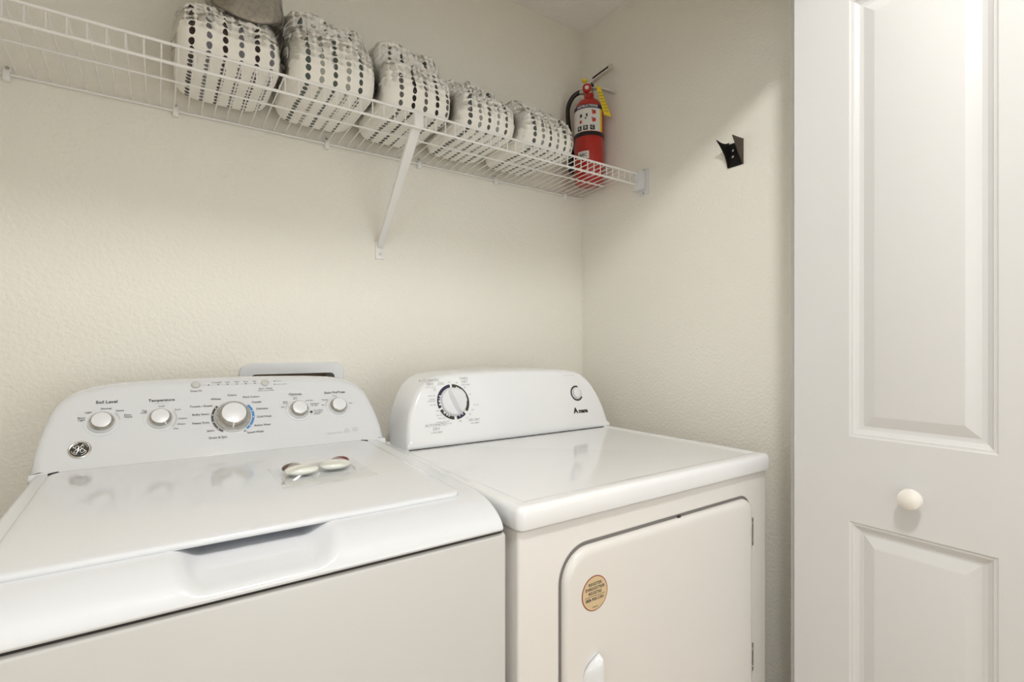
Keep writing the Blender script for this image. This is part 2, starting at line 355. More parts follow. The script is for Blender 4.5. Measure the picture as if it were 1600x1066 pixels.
# ------------------------------------------------------------------ dryer
def dryer():
    X0, X1 = 0.474, 1.203; YD = 0.668; YR = 1.335; ZT = 0.914
    t = thing('clothes_dryer', 'white front loading dryer with one big dial, standing next to the closet wall', 'dryer', (0.838, 1.0, 0))
    inv = Vector((-0.838, -1.0, 0))
    FR = Frame(Vector((0, YD, 0)) + inv, (1, 0, 0), (0, 0, 1))              # front plane, normal -Y
    def b(name, x0, x1, y0, y1, z0, z1, m, bev=0, label=None, par=t):
        return box(name, x0+inv.x, x1+inv.x, y0+inv.y, y1+inv.y, z0, z1, m, par, bev, 4, label)
    b('cabinet', X0, X1, YD, YR, 0.015, 0.8735, DRYC, 0.006)
    b('top_gap_shade', X0+0.006, X1-0.006, YD+0.006, YR-0.006, 0.872, 0.880, DARK)  # dark filler standing in for the shade under the top panel
    # top: slab with a shallow recessed work surface
    Tf = Frame(Vector((0, 0, ZT)) + inv, (1, 0, 0), (0, 1, 0))
    ol = rrect(0.469, 1.209, 0.658, YR+0.003, 0.014)
    V = []; Fs = []; N = len(ol); nr = []
    def ins(d):
        return rrect(0.469+d, 1.209-d, 0.658+d, YR+0.003-d, max(0.014-d*0.6, 0.002))
    rings = [(0.010, -0.036), (0.001, -0.0375), (0, -0.034), (0, -0.012), (0.0012, -0.006), (0.004, -0.0018), (0.009, 0.0), (0.024, 0.0), (0.028, -0.0008), (0.034, -0.0026), (0.040, -0.003)]
    for d, h in rings: V += [Tf(a, bb, h) for a, bb in ins(d)]
    for r in range(len(rings)-1):
        for k in range(N): Fs.append((r*N+k, r*N+(k+1) % N, (r+1)*N+(k+1) % N, (r+1)*N+k))
    Fs.append(tuple(range(N))); Fs.append(tuple(range((len(rings)-1)*N, len(rings)*N)))
    obj('top_panel', V, Fs, DRYW, t, True, 40)
    # door in the front
    dol = rrect(0.562, 1.127, 0.24, 0.822, (0.05, 0.05, 0.035, 0.058), 10)
    loft('door_recess', FR, rrect(0.5565, 1.1325, 0.2345, 0.8285, (0.055, 0.055, 0.040, 0.063), 10), [(0, -0.0008), (0.002, -0.0012), (0.004, -0.0004)], mat('recess_grey', (0.16, 0.15, 0.14), 0.6), t)
    d = loft('door', FR, dol, [(0.016, -0.0135), (0.009, -0.013), (0.004, -0.011), (0.001, -0.007), (0, -0.003), (0, 0.0)], DRYC, t, ang=45)
    hf = Frame(Vector((0, YD-0.0135, 0)) + inv, (1, 0, 0), (0, 0, 1))
    # pull: a scoop that rises out of the door towards the right, open on its right side
    V = []; Fs = []; na, nz = 14, 16; a0, a1 = 0.600, 0.633
    for th in (0, 1):
        for i in range(na+1):
            q = i/na; a = a0 + (a1-a0)*q
            zt = 0.602 + 0.022*math.sqrt(max(0, 1-(1-q)**2)) + 0.012*q; zb = 0.440
            for j in range(nz+1):
                e = (j/nz)**0.5; z = zb + (zt-zb)*e
                edge = min(1.0, (zt-z)/0.014); rise = 0.017*math.sin(math.pi/2*q**0.8)*(0.30+0.70*math.sqrt(1-(1-edge)**2))
                V.append(hf(a, z, max(0.0, rise - (0.0028 if th else 0.0))))
    S = (na+1)*(nz+1)
    for th in (0, 1):
        for i in range(na):
            for j in range(nz): k = th*S + i*(nz+1)+j; Fs.append((k, k+1, k+nz+2, k+nz+1))
    ring = [i*(nz+1) for i in range(na+1)] + [na*(nz+1)+j for j in range(1, nz+1)] + [i*(nz+1)+nz for i in range(na-1, -1, -1)] + [j for j in range(nz-1, 0, -1)]
    for k in range(len(ring)): p, q = ring[k], ring[(k+1) % len(ring)]; Fs.append((p, q, S+q, S+p))
    obj('handle', V, Fs, PLASW, d, True, 40, 'white moulded door pull')
    cb = [(a0+(a1-a0)*i/na, 0.602 + 0.022*math.sqrt(max(0, 1-(1-i/na)**2)) + 0.012*i/na) for i in range(na+1)]       # cap that closes the top of the scoop
    V = [hf(a, z, 0.0) for a, z in cb] + [hf(a, z, max(0.0003, 0.017*math.sin(math.pi/2*(i/na)**0.8)*0.30)) for i, (a, z) in enumerate(cb)]
    obj('handle_cap', V, [(k, k+1, na+2+k, na+1+k) for k in range(na)], PLASW, d, True, 60)
    # sticker
    lathe('sticker_rim', hf, 0.6275, 0.740, [(0.0305, 0.0002), (0.0305, 0.0006), (0.0, 0.0006)], TANR, d)
    sk = lathe('sticker', hf, 0.6275, 0.740, [(0.0288, 0.0004), (0.0288, 0.0009), (0.0, 0.0009)], TAN, d, label='round tan sticker with registration phone number')
    for s, dz, sz in (('REGISTER', 0.0165, 0.0074), ('ENREGISTRER', 0.0088, 0.0074), ('REGISTRE', 0.0011, 0.0074), ('888-900-3381', -0.0098, 0.0078)):
        text(hf, s, 0.6275, 0.740+dz, sz, INK, d, bold=0.00012, h=0.0012)
    rect_on('sticker_line', hf, 0.604, 0.651, 0.7355, 0.7361, 0.0011, OLIVE, d)
    text(hf, '8528130', 0.6275, 0.7165, 0.0035, INK, d, h=0.0012)
    for zc in (0.742, 0.452):
        h = b('hinge', 1.125, 1.1345, YD-0.0085, YD+0.001, zc-0.032, zc+0.032, STEEL, 0.001)
        for dz in (-0.02, 0.02): lathe('screw', Frame(Vector((1.130, YD-0.0085, zc+dz))+inv, (1, 0, 0), (0, 0, 1)), 0, 0, [(0.0025, 0), (0.0022, 0.001), (0, 0.0012)], CHROME, h, 10)
    b('latch_notch', 0.868, 0.876, YD-0.004, YD, 0.8205, 0.8265, DARK)
    # console
    y0, z0, y1, z1 = 1.19, 0.914, 1.245, 1.10
    CF = Frame(Vector((0, y0, z0)) + inv, (1, 0, 0), (0, y1-y0, z1-z0))
    hw = [(-0.006, .350), (0.02, .3475), (0.06, .340), (0.09, .331), (0.115, .320), (0.135, .3095), (0.152, .297), (0.166, .282), (0.177, .264), (0.184, .240), (0.1885, .21), (0.1915, .16), (0.1935, .08)]
    cx = 0.859
    ol = [(cx+a, s) for s, a in hw] + [(cx, 0.194)] + [(cx-a, s) for s, a in hw[::-1]]
    loft('console', CF, ol, [(0.014, 0.0), (0.008, 0.0008), (0.004, 0.003), (0.001, 0.008), (0, 0.014), (-0.002, 0.06), (-0.003, 0.115)], DRYW, t, back=(0, 1, 0), ang=50)
    rect_on('console_base_gap', Frame(Vector((0, y0-0.0035, 0))+inv, (1, 0, 0), (0, 0, 1)), 0.512, 1.207, 0.9105, 0.9132, 0.0, DARK, t)
    kx, ks = 0.6535, 0.1115
    # big dial: printed ring in pieces
    def seg(a0, a1, r0, r1, m): arc('dial_mark', CF, kx, ks, r0, r1, a0, a1, 0.0007, m, t, max(3, int(abs(a1-a0)/6)))
    seg(96, 152, 0.0395, 0.048, NAVY); seg(152, 196, 0.0435, 0.048, NAVY)
    for a in (158, 166, 178, 190): seg(a, a+5, 0.0395, 0.044, NAVY)
    seg(192, 199, 0.0395, 0.048, NAVY)
    seg(206, 265, 0.0435, 0.048, OLIVE)
    for a0, a1 in ((206, 218), (226, 231), (237, 241), (246, 265)): seg(a0, a1, 0.0395, 0.044, OLIVE)
    seg(275, 312, 0.0435, 0.048, NAVY)
    for a0, a1 in ((275, 287), (291, 300), (305, 312)): seg(a0, a1, 0.0395, 0.044, NAVY)
    seg(323, 360, 0.0405, 0.048, OLIVE); seg(0, 20, 0.043, 0.048, OLIVE); seg(20, 50, 0.0445, 0.048, OLIVE); seg(50, 72, 0.043, 0.048, OLIVE); seg(72, 88, 0.0395, 0.048, OLIVE)
    k = lathe('dial', CF, kx, ks, [(0.0375, 0.0), (0.0375, 0.006), (0.036, 0.0085), (0.034, 0.010), (0.0, 0.0105)], PLASW, t, label='white round timer dial with a raised grip')
    V = []; Fs = []; a = R(110); ca, sa = math.cos(a), math.sin(a)
    for q, wdt, h in ((-0.034, 0.004, 0.010), (-0.030, 0.0062, 0.020), (-0.01, 0.0075, 0.025), (0.012, 0.0075, 0.025), (0.030, 0.005, 0.018), (0.0355, 0.002, 0.010)):
        for (e, hh) in ((-1.5, 0.009), (-0.7, h*0.8), (-0.35, h), (0.35, h), (0.7, h*0.8), (1.5, 0.009)):
            V.append(CF(kx + ca*q - sa*e*wdt, ks + sa*q + ca*e*wdt, hh))
    for r in range(5):
        for i in range(5): Fs.append((r*6+i, r*6+i+1, r*6+7+i, r*6+6+i))
        Fs.append((r*6+5, r*6, r*6+6, r*6+11))
    Fs += [(0, 1, 2, 3, 4, 5), (30, 31, 32, 33, 34, 35)]
    obj('grip', V, Fs, PLASW, k, True, 50)
    L = lambda s, a, bb, sz=0.0062, m=INKG, al='CENTER', bo=0.0: text(CF, s, a, bb, sz, m, t, al, bo)
    L('AUTOMATIC', .590, .172, .0105); L('DRY', .592, .162, .0105); L('MORE DRY', .592, .1535, .006, INKL)
    L('energy\npreferred', .623, .163, .0052); L('OFF', .6485, .165, .005); L('TIMED', .694, .1735, .0095); L('DRY', .6955, .1645, .0095); L('HIGH HEAT', .698, .156, .0055)
    for s, a, bb, al in (('less\ndry', .607, .147, 'RIGHT'), ('more dry', .6025, .131, 'RIGHT'), ('energy', .6, .1225, 'RIGHT'), ('preferred', .6, .1170, 'RIGHT'), ('very dry', .6015, .107, 'RIGHT'), ('OFF', .609, .090, 'RIGHT'), ('less dry', .615, .079, 'RIGHT'), ('more dry', .6235, .0705, 'RIGHT'), ('energy preferred', .633, .0605, 'RIGHT'), ('very dry', .641, .055, 'RIGHT')): L(s, a, bb, .0055, INKG, al)
    for s, a, bb in (('80', .671, .163), ('60', .694, .149), ('40', .7075, .129), ('less dry', .722, .099), ('OFF', .7085, .085), ('20', .698, .0745), ('30', .6875, .0655), ('OFF', .666, .0575)): L(s, a, bb, .0055)
    L('AIR DRY', .709, .0585, .0095); L('NO HEAT', .7105, .0495, .006); L('AUTOMATIC', .5935, .0535, .0105); L('DRY', .594, .0435, .0105); L('LOW HEAT', .594, .0345, .0062)
    # start button
    bx, bs = 1.0925, 0.1115
    arc('button_ring', CF, bx, bs, 0.0195, 0.0245, 68, 328, 0.0008, OLIVE, t, 30)
    lathe('start_button', CF, bx, bs, [(0.0165, 0), (0.0165, 0.007), (0.0145, 0.0095), (0.008, 0.0115), (0.0, 0.012)], PLASW, t, label='round white push button')
    L('PUSH TO START', 1.0755, .1695, .0062, INKL)
    V, Fs = text_geo('Amana', 0.0175, 'CENTER', 0.0009, 1.0)
    text(CF, 'A', 1.0745, .0565, .0235, BLACK, t, bold=0.0011, h=0.0008); text(CF, 'mana', 1.1055, .0545, .0175, BLACK, t, bold=0.0009, h=0.0008)
    for (fx, fy) in ((0.52, 0.72), (1.155, 0.72), (0.52, 1.28), (1.155, 1.28)):
        lathe('foot', Frame(Vector((fx, fy, 0))+inv, (1, 0, 0), (0, 1, 0)), 0, 0, [(0.022, 0), (0.022, 0.01), (0.012, 0.012), (0.012, 0.02)], BLACK, t, 16)
dryer()

# ------------------------------------------------------------------ washer
def washer():
    X0, X1 = -0.187, 0.4565; YF = 0.668; YR = 1.41; cx = 0.135
    t = thing('washing_machine', 'white top loading washer with five dials, standing left of the dryer', 'washer', (0.135, 1.03, 0))
    inv = Vector((-0.135, -1.03, 0))
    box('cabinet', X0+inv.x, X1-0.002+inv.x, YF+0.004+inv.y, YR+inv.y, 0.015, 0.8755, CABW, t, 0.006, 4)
    box('deck_gap_shade', X0+0.008+inv.x, X1-0.008+inv.x, YF+0.009+inv.y, YR-0.01+inv.y, 0.874, 0.889, DARK, t)  # dark box painted as the shadow between deck and cabinet
    def ss(a, b, x): q = min(1, max(0, (x-a)/(b-a))); return q*q*(3-2*q)
    def ztop(y): return 0.926 + (y-0.75)*0.032
    RX, RY = 0.013, 0.095
    def deck(x, y):
        a = max(0, 1-(y-YF)/RY); bl = max(0, 1-(x-X0)/RX); br = max(0, 1-(X1-x)/RX); b_ = max(bl, br)
        q = (a**2.2 + b_**2.2)**(1/2.2)
        if q > 1:
            a /= q; b_ /= q; q = 1
            y = YF + (1-a)*RY
            if bl > 0: x = X0 + (1-b_)*RX
            elif br > 0: x = X1 - (1-b_)*RX
        z = 0.884 + (ztop(max(y, 0.70))-0.884)*(max(0.0, 1-q**2.2))**0.62
        s = ss(-0.028, 0.048, x)*(1-ss(0.165, 0.246, x))         # thumb scoop under the lid's front edge
        cap = 0.8900 + 0.25*min(0.078, y-YF) + 0.05*(1-s) + 0.06*ss(0.79, 0.84, y); k_ = 0.013
        hh = max(0.0, min(1.0, 0.5 + 0.5*(cap-z)/k_)); z = cap + (z-cap)*hh - k_*hh*(1-hh)*0.5
        return Vector((x, y, z)) + inv
    xs = [X0+RX*(1-math.cos(math.pi/2*k/7)) for k in range(8)] + [X0+RX+(X1-X0-2*RX)*k/200 for k in range(1, 200)] + [X1-RX*(1-math.cos(math.pi/2*k/7)) for k in range(7, -1, -1)]
    ys = [YF+RY*(1-math.cos(math.pi/2*k/30)) for k in range(31)] + [YF+RY+(YR-YF-RY)*k/60 for k in range(1, 61)]
    V = [deck(x, y) for y in ys for x in xs]; nx, ny = len(xs), len(ys)
    Fs = [(j*nx+i, j*nx+i+1, (j+1)*nx+i+1, (j+1)*nx+i) for j in range(ny-1) for i in range(nx-1)]
    ring = [i for i in range(nx)] + [j*nx+nx-1 for j in range(1, ny)] + [(ny-1)*nx+i for i in range(nx-2, -1, -1)] + [j*nx for j in range(ny-2, 0, -1)]
    b0 = len(V); n = len(ring)
    c = Vector((cx, 1.03, 0)) + inv
    for (sc, dz) in ((0.997, -0.0025), (0.985, -0.003)):
        for k in ring:
            v = V[k].copy(); V.append(Vector((c.x+(v.x-c.x)*sc, c.y+(v.y-c.y)*sc, min(v.z, 0.884) + dz)))
    pr_ = ring
    for lvl in range(2):
        cur = list(range(b0+lvl*n, b0+(lvl+1)*n))
        for k in range(n): Fs.append((pr_[k], pr_[(k+1) % n], cur[(k+1) % n], cur[k]))
        pr_ = cur
    Fs.append(tuple(pr_))
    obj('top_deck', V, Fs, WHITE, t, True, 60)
    # lid
    sl = 0.032; Ld = Frame(Vector((0, 0.75, 0.926)) + inv, (1, 0, 0), (0, 1, sl))
    ol = rrect(-0.157, 0.413, -0.012, 0.462, (0.022, 0.022, 0.03, 0.03), 8)
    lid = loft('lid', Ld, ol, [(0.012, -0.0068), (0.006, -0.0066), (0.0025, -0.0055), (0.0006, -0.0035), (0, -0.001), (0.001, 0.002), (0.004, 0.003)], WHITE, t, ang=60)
    for (hx, hy) in ((-0.150, 0.455), (0.406, 0.455)):
        hb = box_bm(-0.008, 0.008, -0.002, 0.002, -0.003, 0.0025, 0.0008, 2)
        bmesh.ops.rotate(hb, verts=hb.verts, cent=(0, 0, 0), matrix=Matrix.Rotation(R(40 if hx < 0 else -40), 3, 'Z'))
        bmesh.ops.translate(hb, verts=hb.verts, vec=Ld(hx, hy, 0.004)); bobj('hinge', hb, DARK, t)
    # console
    y0, z0, y1, z1 = 1.23, 0.945, 1.33, 1.10
    CF = Frame(Vector((0, y0, z0)) + inv, (1, 0, 0), (0, y1-y0, z1-z0))
    kc = 0.140
    hw = [(-0.024, .3265), (0.0, .326), (0.03, .324), (0.06, .320), (0.085, .315), (0.11, .308), (0.128, .301), (0.143, .291), (0.155, .279), (0.164, .264), (0.171, .244), (0.176, .215), (0.180, .16), (0.1825, .08)]
    ol = [(kc+a, s) for s, a in hw] + [(kc, 0.1835)] + [(kc-a, s) for s, a in hw[::-1]]
    loft('console', CF, ol, [(0.020, 0.0), (0.013, 0.0006), (0.007, 0.003), (0.003, 0.007), (0.0008, 0.013), (0, 0.020), (0.002, 0.05), (0.006, 0.085)], WHITE, t, back=(0, 1, 0), ang=60)
    # knobs
    def knob(a, s, rb, rc, h, big=False, mark=90):
        base = lathe('dial', CF, a, s, [(rb, 0.0), (rb, h*0.22), (rb*0.985, h*0.30), (rb*0.90, h*0.42), (rb*0.86, h*0.5)], CHROME if big else PLASW, t, 44)
        lathe('chrome_ring', CF, a, s, [(rb*0.92, h*0.36), (rb*0.88, h*0.55), (rc*1.10, h*0.9), (rc*1.02, h*0.985), (rc*0.98, h)], CHROMD, base, 44)
        lathe('cap', CF, a, s, [(rc, h*0.95), (rc*0.99, h*1.01), (rc*0.9, h*1.03), (0.0, h*1.04)], PLASW, base, 44)
        m_ = R(mark); q0, q1 = rc*1.0, rb*0.9
        fr2 = Frame(CF(a, s, 0), CF.ux*math.cos(m_)+CF.uy*math.sin(m_), -CF.ux*math.sin(m_)+CF.uy*math.cos(m_))
        V = [fr2(q0, -0.0012, h*0.96), fr2(q0, 0.0012, h*0.96), fr2(q1, 0.0012, h*0.62), fr2(q1, -0.0012, h*0.62)]
        V2 = [v + fr2.n*0.0012 for v in V]
        obj('pointer', V+V2, [(0, 1, 2, 3), (4, 5, 6, 7), (0, 1, 5, 4), (1, 2, 6, 5), (2, 3, 7, 6), (3, 0, 4, 7)], PLASW, base, False)
        lathe('bezel_ring', CF, a, s, [(rb*(1.06 if big else 1.28), 0.0), (rb*(1.055 if big else 1.27), 0.0008), (rb*1.03, 0.0003), (rb*1.0, 0.0003)], WHITE, base, 44)
        return base
    knob(-0.088, 0.090, 0.0222, 0.0155, 0.0145, mark=90)
    knob(0.006, 0.090, 0.0222, 0.0155, 0.0145, mark=-60)
    knob(0.138, 0.084, 0.0355, 0.0238, 0.0205, big=True, mark=-95)
    knob(0.275, 0.090, 0.0228, 0.0160, 0.0145, mark=-30)
    knob(0.366, 0.092, 0.0228, 0.0160, 0.0145, mark=130)
    # printed rings round the dials
    mx, ms = 0.138, 0.084
    arc('dial_mark', CF, mx, ms, 0.0375, 0.0420, 138, 238, 0.0011, BLACK, t, 30)
    arc('dial_mark', CF, mx, ms, 0.0375, 0.0420, -52, 40, 0.0011, BLUE, t, 30)
    for a in (146, 171, 196, 222, 15, -7, -38):
        arc('dial_dot', CF, mx + 0.0398*math.cos(R(a)), ms + 0.0398*math.sin(R(a)), 0.0, 0.0013, 0, 360, 0.0015, PLASW, t, 10)
    arc('dial_mark', CF, 0.1585, 0.0470, 0.0012, 0.0022, 0, 360, 0.0011, INK, t, 14)
    arc('dial_mark', CF, -0.088, 0.090, 0.0262, 0.0292, 8, 42, 0.0011, INKL, t, 10)
    arc('dial_mark', CF, 0.006, 0.090, 0.0262, 0.0292, -45, 35, 0.0011, INKL, t, 16)
    arc('dial_mark', CF, 0.275, 0.090, 0.0272, 0.0302, 140, 172, 0.0011, INKL, t, 8)
    arc('dial_mark', CF, 0.366, 0.092, 0.0272, 0.0302, 142, 176, 0.0011, INKL, t, 8)
    arc('dial_dot', CF, 0.3015, 0.0815, 0.0, 0.0032, 0, 360, 0.0012, INK, t, 12)
    L = lambda s, a, b, sz=0.0062, m=INKG, al='CENTER', bo=0.0: text(CF, s, a, b, sz, m, t, al, bo, h=0.001)
    L('Soil Level', -.082, .1345, .0090, INK, bo=.00018); L('Temperature', .0085, .1325, .0085, INK, bo=.00018); L('with Cold Rinse', .0085, .1258, .0038, INKL)
    L('Options', .271, .1310, .0088, INK, bo=.00008); L('Stain PreTreat', .3635, .1305, .0087, INK, bo=.00008)
    for s, a, b, al in (('Extra\nLight', -.1135, .100, 'RIGHT'), ('Light', -.1042, .1135, 'RIGHT'), ('Normal', -.0824, .1198, 'CENTER'), ('Heavy', -.0672, .1140, 'LEFT'), ('Extra\nHeavy', -.0537, .101, 'LEFT'),
                        ('Tap\nCold', -.0165, .1078, 'RIGHT'), ('Cold', .0078, .1182, 'CENTER'), ('Cool', .0305, .1085, 'LEFT'), ('Colors', .0373, .0872, 'LEFT'), ('Warm', .0349, .0745, 'LEFT'), ('Hot', .0283, .0650, 'LEFT')):
        L(s, a, b, .0054, INK, al, .00004)
    for s, a, b, al in (('Colors', .1385, .1365, 'CENTER'), ('Whites', .1165, .1285, 'RIGHT'), ('Dark Colors', .1595, .1300, 'LEFT'), ('Casuals', .1765, .1160, 'LEFT'), ('Delicates', .1845, .0985, 'LEFT'), ('Cold Wash', .1845, .0785, 'LEFT'),
                        ('Active Wear', .1775, .0580, 'LEFT'), ('Speed Wash', .1620, .0425, 'LEFT'), ('Drain & Spin', .1240, .0370, 'RIGHT'), ('Jeans', .1005, .0540, 'RIGHT'), ('Heavy Duty', .0925, .0735, 'RIGHT'), ('Bulky Items', .0925, .0935, 'RIGHT'), ('Towels / Sheets', .1000, .1130, 'RIGHT')):
        L(s, a, b, .0066, INK, al, .00006)
    for s, a, b, al in (('Off', .2430, .0985, 'RIGHT'), ('Extra\nRinse', .2525, .1105, 'RIGHT'), ('2nd\nRinse', .2700, .1205, 'CENTER'), ('Slow Spin', .2920, .1125, 'LEFT'), ('Cold Rinse', .3010, .1030, 'LEFT'), ('No Spin', .3030, .0985, 'LEFT'), ('Deep Rinse', .3070, .0850, 'LEFT'), ('with fabric', .3070, .0805, 'LEFT'), ('softener', .3070, .0760, 'LEFT'),
                        ('Off', .3335, .0975, 'RIGHT'), ('Tomato', .3445, .1115, 'RIGHT'), ('Wine', .3620, .1205, 'CENTER'), ('Mud', .3935, .0985, 'LEFT')):
        L(s, a, b, .0047, INK, al)
    # buttons and indicator row
    for s, a, b_, sz in (('Deep Fill', .0705, .1510, .0060), ('Start / Pause', .2085, .1500, .0058), ('Hold 3 secs to Stop', .2085, .1445, .0042)): L(s, a, b_, sz, INK)
    for a, b_ in ((.0703, .166), (.2084, .1650)):
        lathe('button', CF, a, b_, [(0.0082, 0), (0.0082, 0.003), (0.0070, 0.0045), (0.0, 0.005)], GREYPL, t, 24, label='small grey round button')
    for k in range(6): arc('indicator_dot', CF, .0945+.01846*k, .1645, 0.0, 0.0013, 0, 360, 0.0012, INK, t, 10)
    for b_ in (.1685, .1600): arc('indicator_dot', CF, .2290, b_, 0.0, 0.0013, 0, 360, 0.0012, INK, t, 10)
    rect_on('indicator_line', CF, .079, .197, .1643, .1646, 0.0009, INKL, t)
    for k, s in enumerate(('Sensing/Fill', 'Soak', 'Wash', 'Rinse', 'Spin')): L(s, .1129+.01846*k if k else .1100, .1702, .0046, INK)
    L('Pause', .2325, .1685, .0050, INKG, 'LEFT'); L('Lid Locked', .2325, .1600, .0050, INKG, 'LEFT')
    L('Energy | Pod', .3475, .0225, .0066, INKL); arc('round_mark', CF, .3765, .026, 0.0045, 0.0053, 0, 360, 0.001, INKL, t, 18); L('M', .3765, .026, .006, INKL)
    L('6 cycles\n12 wash\noptions', .3965, .0275, .0045, INKL)
    # round emblem with curly script initials
    ea, es = -0.1185, 0.0365
    e = lathe('emblem', CF, ea, es, [(0.0175, 0), (0.0172, 0.0022), (0.0155, 0.0034), (0.0142, 0.0030), (0.0, 0.0030)], CHROME, t, 40, label='round black and silver emblem with curly script letters')
    lathe('emblem_disc', CF, ea, es, [(0.0140, 0.0028), (0.0140, 0.0033), (0.0, 0.0033)], BLACK, e, 36)
    K = 0.0138
    def curl(pts, r=0.0006):
        P = bez([CF(ea + x*K, es + y*K, 0.0036) for x, y in pts], 6); tube('emblem_script', P, r, mat('emblem_silver', (0.8, 0.78, 0.74), 0.3, metal=0.6), e, 6)
    curl([(-.08, .42), (-.30, .50), (-.47, .25), (-.34, -.02), (-.14, .10), (-.08, .38), (-.12, -.12), (-.30, -.48), (-.58, -.42), (-.46, -.18), (.0, -.06)])
    curl([(.46, .36), (.28, .52), (.10, .34), (.22, .12), (.40, .12), (.16, .02), (.06, -.28), (.26, -.50), (.52, -.34), (.50, -.08), (.34, -.16)])
    for q in range(4):
        a = R(45 + 90*q)
        curl([(math.cos(a+d)*rr, math.sin(a+d)*rr) for d, rr in ((-.55, .86), (-.2, .88), (.2, .84), (.42, .72), (.28, .64))], 0.0005)
    for (fx, fy) in ((-0.14, 0.72), (0.40, 0.72), (-0.14, 1.36), (0.40, 1.36)):
        lathe('foot', Frame(Vector((fx, fy, 0))+inv, (1, 0, 0), (0, 1, 0)), 0, 0, [(0.022, 0), (0.022, 0.01), (0.012, 0.012), (0.012, 0.02)], BLACK, t, 16)
washer()

# ------------------------------------------------------------------ packet with two pods on the washer lid
def packet():
    def zl(y): return 0.926 + (y-0.75)*0.032 + 0.0072
    t = thing('pod_packet', 'clear plastic packet with two pale oval detergent pods on the washer lid', 'packet', (0.245, 0.97, zl(0.97)))
    inv = -Vector(t.location)
    for k, (px, py, m2, side) in enumerate(((0.212, 0.966, PODBR, -1), (0.272, 0.974, MAROON, 1))):
        V = []; Fs = []; n, q = 28, 14
        for i in range(q+1):
            ph = -math.pi/2 + math.pi*i/q
            for j in range(n):
                a = 2*math.pi*j/n; c_ = math.copysign(abs(math.cos(a))**0.8, math.cos(a)); s_ = math.copysign(abs(math.sin(a))**0.8, math.sin(a))
                V.append(Vector((px + 0.0285*math.cos(ph)*c_, py + 0.021*math.cos(ph)*s_, zl(py) + 0.010 + 0.0085*math.sin(ph)*1.0)) + inv)
        for i in range(q):
            for j in range(n): Fs.append((i*n+j, i*n+(j+1) % n, (i+1)*n+(j+1) % n, (i+1)*n+j))
        p = obj('pod', V, Fs, PODW, t, True, 80)
        # coloured gel chamber along the far side
        V = []; Fs = []
        for i in range(q+1):
            ph = -math.pi/2 + math.pi*i/q
            for j in range(n):
                a = 2*math.pi*j/n
                V.append(Vector((px + side*0.013 + 0.0175*math.cos(ph)*math.cos(a), py + 0.013 + 0.012*math.cos(ph)*math.sin(a), zl(py) + 0.0125 + 0.0085*math.sin(ph))) + inv)
        for i in range(q):
            for j in range(n): Fs.append((i*n+j, i*n+(j+1) % n, (i+1)*n+(j+1) % n, (i+1)*n+j))
        obj('gel_chamber', V, Fs, m2, p, True, 80)
    V = []; Fs = []; nx, ny = 34, 26
    for s in (0, 1):
        for j in range(ny+1):
            for i in range(nx+1):
                x = 0.168 + 0.160*i/nx; y = 0.895 + 0.145*j/ny
                dx = min(1, abs((x-0.242)/0.062)); dy = min(1, abs((y-0.970)/0.034))
                dome = 0.021*(max(0, 1-dx**4)*max(0, 1-dy**2.5))**0.5
                cr = 0.0022*abs(noise.noise(Vector((x*26, y*90, 3))))
                z = zl(y) + 0.0006 + (dome + cr + 0.0008 if s else 0)
                V.append(Vector((x, y + 0.055*(x-0.248)*0, z)) + inv)
    S = (nx+1)*(ny+1)
    for s in (0, 1):
        for j in range(ny):
            for i in range(nx):
                b = s*S + j*(nx+1)+i; Fs.append((b, b+1, b+nx+2, b+nx+1))
    obj('film', V, Fs, FILM2, t, True, 25)
packet()

